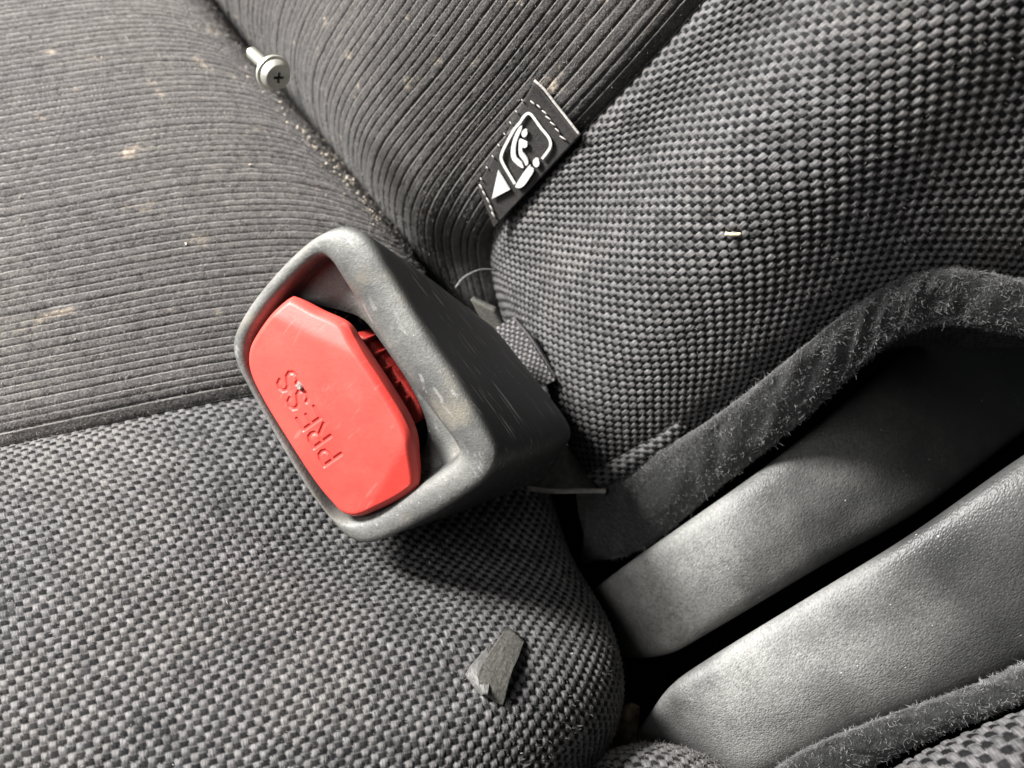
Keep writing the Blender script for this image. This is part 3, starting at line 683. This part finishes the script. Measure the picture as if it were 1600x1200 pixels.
cover('shell', a2, [.232,.220,.210,.206,.200,.195,.190,.187], .030, [.05,.15,.8,1,.6,.15,.2,.25], covB)

# ------------------------------------------------------------------ neighbouring seat (corner of its backrest and cushion)
back2 = empty('back_cushion', tuple(P(1500, 1250, .2)-np.array([0, 0, .11])))
tag(back2, 'woven corner of the neighbouring seat backrest with felt hem', 'seat back')
g2 = [[(1230,1290,.205),(1330,1215,.200),(1440,1155,.194),(1560,1105,.188),(1700,1050,.182),(1850,990,.178)],
      [(1260,1330,.192),(1360,1260,.188),(1470,1195,.183),(1590,1140,.178),(1720,1085,.173),(1880,1020,.17)],
      [(1300,1400,.185),(1400,1330,.181),(1510,1260,.177),(1640,1195,.172),(1780,1130,.168),(1940,1060,.165)],
      [(1360,1500,.182),(1460,1430,.178),(1580,1350,.174),(1710,1280,.170),(1860,1200,.166),(2020,1120,.163)],
      [(1420,1600,.20),(1520,1530,.196),(1640,1450,.19),(1780,1370,.186),(1920,1290,.182),(2080,1200,.18)]]
G2 = np.array([[P(*p) for p in r] for r in g2]); G2 = np.concatenate([G2, 2*G2[:, -1:]-G2[:, -2:-1]], 1)
fabric_part('woven_bolster', G2, 0, 4, True, 'weave', M_weave, back2, cell=.0023, along=1)
f2U = [(1150,1245,.203),(1240,1178,.200),(1320,1142,.197),(1420,1105,.193),(1520,1070,.190),(1610,1030,.187),(1760,970,.183)]
f2L = [(1230,1310,.206),(1320,1225,.201),(1400,1180,.197),(1490,1140,.192),(1580,1105,.188),(1680,1062,.183),(1820,1005,.179)]
fo2, FR2, FV2 = band('felt_hem', f2U, f2L, .010, .004, M_felt, back2)
felt_hair(FR2, FV2, 22000, fo2); felt_hair(FR2, FV2, 500, fo2, .0018, .00006, 'stray_fibres', .3)
cush2 = empty('seat_cushion', tuple(P(1020, 1300, .2)-np.array([0, 0, .11])))
tag(cush2, 'frayed dark woven edge of the neighbouring cushion beneath the hinge cover', 'seat cushion')
g3 = [[(850,1290,.245),(890,1235,.240),(950,1190,.238),(1020,1175,.237),(1090,1190,.237),(1160,1225,.24)],
      [(860,1270,.225),(895,1215,.220),(950,1172,.217),(1020,1160,.216),(1090,1174,.216),(1150,1205,.219)],
      [(870,1310,.210),(900,1260,.206),(955,1215,.203),(1030,1200,.202),(1100,1212,.203),(1170,1245,.206)],
      [(880,1420,.200),(930,1380,.197),(1000,1340,.195),(1080,1330,.194),(1150,1340,.195),(1220,1370,.198)],
      [(900,1560,.198),(960,1520,.195),(1040,1500,.193),(1120,1490,.193),(1200,1500,.194),(1280,1530,.197)]]
G3 = np.array([[P(*p) for p in r] for r in g3])
cwo, S3, N3, D3 = fabric_part('woven_edge', G3, 0, 4, True, 'weave', M_weave, cush2, cell=.0019, along=1, sflip=1)
b_, n_ = scatter(D3, N3 if to_cam(S3, N3) > 0 else -N3, 1500, (850, 1100, 1250, 1300))
d_ = n_+.9*rng.normal(size=n_.shape); d_ /= np.linalg.norm(d_, axis=1, keepdims=True)
fibres('frayed_lint', b_, d_, .0012, .00006, M_nap, cush2)
# rusty bracket tongue standing in the gap
br_ = slab('bracket', [[(935,1190,.237),(970,1192,.234),(992,1195,.237)],[(948,1140,.234),(976,1136,.230),(998,1140,.234)],[(968,1108,.235),(985,1098,.232),(1000,1104,.235)]], 14, .004, M_rust, None)
tag(br_, 'small brown metal bracket tongue in the gap between the seats', 'bracket')

# ------------------------------------------------------------------ cloth strip sewn on the bolster
sw = pick(S_cw); Pc = D_cw.reshape(-1, 3); Nc = N_cw.reshape(-1, 3)
def on_bolster(px, py, lift):
    k = sw(px, py); d = proj(Pc[k])[2]; return P(px, py, d)+Nc[k]*lift
def strip_sheet(rows_, thick, mat, parent, name, n=24):
    Gs = np.array([[on_bolster(*p) for p in r] for r in rows_]); n0, n1 = Gs.shape[:2]
    S = np.einsum('ai,bj,ijk->abk', weights(n0, np.linspace(0, n0-1, n), .15), weights(n1, np.linspace(0, n1-1, n), .15), Gs)
    nn = normals(S); nn *= np.sign(((CAM-S)*nn).sum(2).mean()); S = S+nn*.0002*vnoise((np.arange(n)[:, None]*.9+0*S[..., 0], np.arange(n)[None]*.9+0*S[..., 0]), 51)[..., None]
    V = np.concatenate([S.reshape(-1, 3), (S-nn*thick).reshape(-1, 3)]); k = n*n; q = gridquads(n, n); F = q.tolist()+(q[:, ::-1]+k).tolist()
    bd = [i*n for i in range(n)]+[(n-1)*n+j for j in range(1, n)]+[i*n+n-1 for i in range(n-2, -1, -1)]+list(range(n-2, 0, -1))
    F += [(bd[i], bd[(i+1) % len(bd)], bd[(i+1) % len(bd)]+k, bd[i]+k) for i in range(len(bd))]
    o = mesh(name, V, F, mat, parent); fix_normals(o); return o
cl = strip_sheet([[(790,984,.0010),(804,993,.0011),(817,1006,.0010)],[(772,1010,.0018),(789,1021,.0020),(807,1033,.0018)],[(755,1038,.0026),(774,1050,.0027),(794,1061,.0024)],[(742,1062,.0028),(762,1076,.0026),(787,1088,.0020)],[(750,1086,.0012),(768,1096,.0010),(785,1104,.0004)]], .0006, M_strip, cushion, 'cloth_strip')
strip_sheet([[(758,1020,.0022),(764,1050,.0026),(757,1090,.0026)],[(736,1042,.0016),(744,1064,.0020),(752,1090,.0022)],[(726,1056,.0008),(737,1073,.0008),(751,1091,.0010)]], .0008, M_vinyl, cl, 'strip_wing')

# ------------------------------------------------------------------ screw
hp = P(436, 122, .226); tip = P(378, 68, .2365)
ax = tip-hp; ax /= np.linalg.norm(ax)          # from head to tip
s1 = np.cross(ax, [0, 0, 1]); s1 /= np.linalg.norm(s1); s2 = np.cross(ax, s1)
def lathe(name, prof, mat, parent, m=40):
    a = np.linspace(0, 2*np.pi, m, endpoint=False)
    R = [hp+ax*z+r*(np.cos(a)[:, None]*s1+np.sin(a)[:, None]*s2) for r, z in prof]
    return loft(name, R, mat, parent)
screw = empty('screw', tuple(hp+ax*.004+np.array([0, 0, -.004])))
tag(screw, 'zinc plated cross-head screw with washer lying in the seat crease', 'screw')
# head with a cross recess: polar height field
na, nr = 120, 48; a = np.linspace(0, 2*np.pi, na, endpoint=False); rr = np.linspace(0, .00385, nr)
X = rr[:, None]*np.cos(a); Y = rr[:, None]*np.sin(a); ca, sa = math.cos(.5), math.sin(.5); xr, yr = X*ca+Y*sa, -X*sa+Y*ca
hz = .00035*(rr[:, None]/.00385)**2+.0012*np.clip((rr[:, None]-.0031)/.00075, 0, 1)**2+0*X
arm_ = np.maximum((np.abs(xr) < .00038) & (np.abs(yr) < .0014), (np.abs(yr) < .00038) & (np.abs(xr) < .0014))
hz = hz+.0022*arm_
R = hp+X[..., None]*s1+Y[..., None]*s2+ax*hz[..., None]
tail = [hp+ax*z+r*(np.cos(a)[:, None]*s1+np.sin(a)[:, None]*s2) for r, z in ((.00395, .0020), (.00395, .0026))]
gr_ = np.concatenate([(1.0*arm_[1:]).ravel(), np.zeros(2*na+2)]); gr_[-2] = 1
loft('head', np.concatenate([R[1:], np.array(tail)]), M_head, screw, attrs={'grime_shade': gr_})
lathe('washer', [(.0020, .00265), (.0045, .00265), (.0046, .0028), (.0046, .0034), (.0045, .0035), (.0020, .0035)], M_steel, screw)
lathe('washer', [(.0020, .00355), (.0041, .00355), (.0042, .0037), (.0042, .0043), (.0041, .0044), (.0020, .0044)], M_steel, screw)
zz = np.linspace(.0044, .0150, 120); prof = [(.00165-.00016*(0.5+.5*math.sin((z-.0044)/.0006*2*math.pi)), z) for z in zz]+[(.0013, .0155)]
lathe('shank', prof, M_steel, screw, 28)

# ------------------------------------------------------------------ straw, grit, crumbs
pb = pick(D_bw); kb = pb(1145, 367); db = proj(D_bw.reshape(-1, 3)[kb])[2]-.0006
st_ = np.array([P(1133, 365, db), P(1145, 367, db-.0001), P(1157, 366, db)])
so = tube('straw', weights(3, np.linspace(0, 2, 10))@st_, .00042, M_straw, None, 8); tag(so, 'short pale straw fragment lying on the woven backrest bolster', 'straw')
gp = f3(f2(468, 604, .0016)[None], .0017)[0]
V = []; rgr = random.Random(3)
for k in range(9):
    aa = k/9*2*math.pi; r = .00105*(.75+.5*rgr.random()); V.append(gp+(ex*math.cos(aa)*r*.8+ey*math.sin(aa)*r)); 
for k in range(9): V.append(gp+(V[k]-gp)*.6+fn*.0003)
V = [v-fn*.0004 if i < 9 else v for i, v in enumerate(V)]
F = [(k, (k+1) % 9, 9+(k+1) % 9, 9+k) for k in range(9)]+[tuple(range(9, 18)), tuple(range(8, -1, -1))]
go = mesh('grit', V, F, M_grit, None, False); fix_normals(go); tag(go, 'tiny grey grit fleck stuck on the red button', 'grit')
def crumbs(name, spots, S, Nn, mat, size, label):
    f = pick(S); PS = S.reshape(-1, 3); NS = Nn.reshape(-1, 3); V = []; F = []
    base = np.array([[1,0,0],[-1,0,0],[0,1,0],[0,-1,0],[0,0,1],[0,0,-1]], float); tri = [(0,2,4),(2,1,4),(1,3,4),(3,0,4),(2,0,5),(1,2,5),(3,1,5),(0,3,5)]
    for x, y in spots:
        k = f(x, y); c = PS[k]+NS[k]*.0004; sc = size*(.4+rng.random())*np.array([1+rng.random(), .8, .6]); Qr = np.linalg.qr(rng.normal(size=(3, 3)))[0]
        n0 = len(V); V += [c+Qr@(b*sc*(.7+.6*rng.random())) for b in base]; F += [tuple(i+n0 for i in t) for t in tri]
    o = mesh(name, V, F, mat, None, False); o['kind'] = 'stuff'; o['label'] = label; o['category'] = 'crumbs'; return o
edge = np.array([(372,30),(395,75),(425,140),(470,185),(500,210),(525,240),(545,262),(570,300),(598,335)], float)
te = np.clip(rng.normal(5.5, 2.2, 150), 0, 8); es = weights(9, te, 0)@edge+rng.normal(size=(150, 2))*np.array([7, 7])-np.array([12, -6])
sp = np.concatenate([es, rng.random((10, 2))*np.array([420, 560])])
crumbs('crumbs', sp, D_cr, N_cr, M_crumb, .00034, 'pale crumbs scattered on the ribbed cushion along the crease')
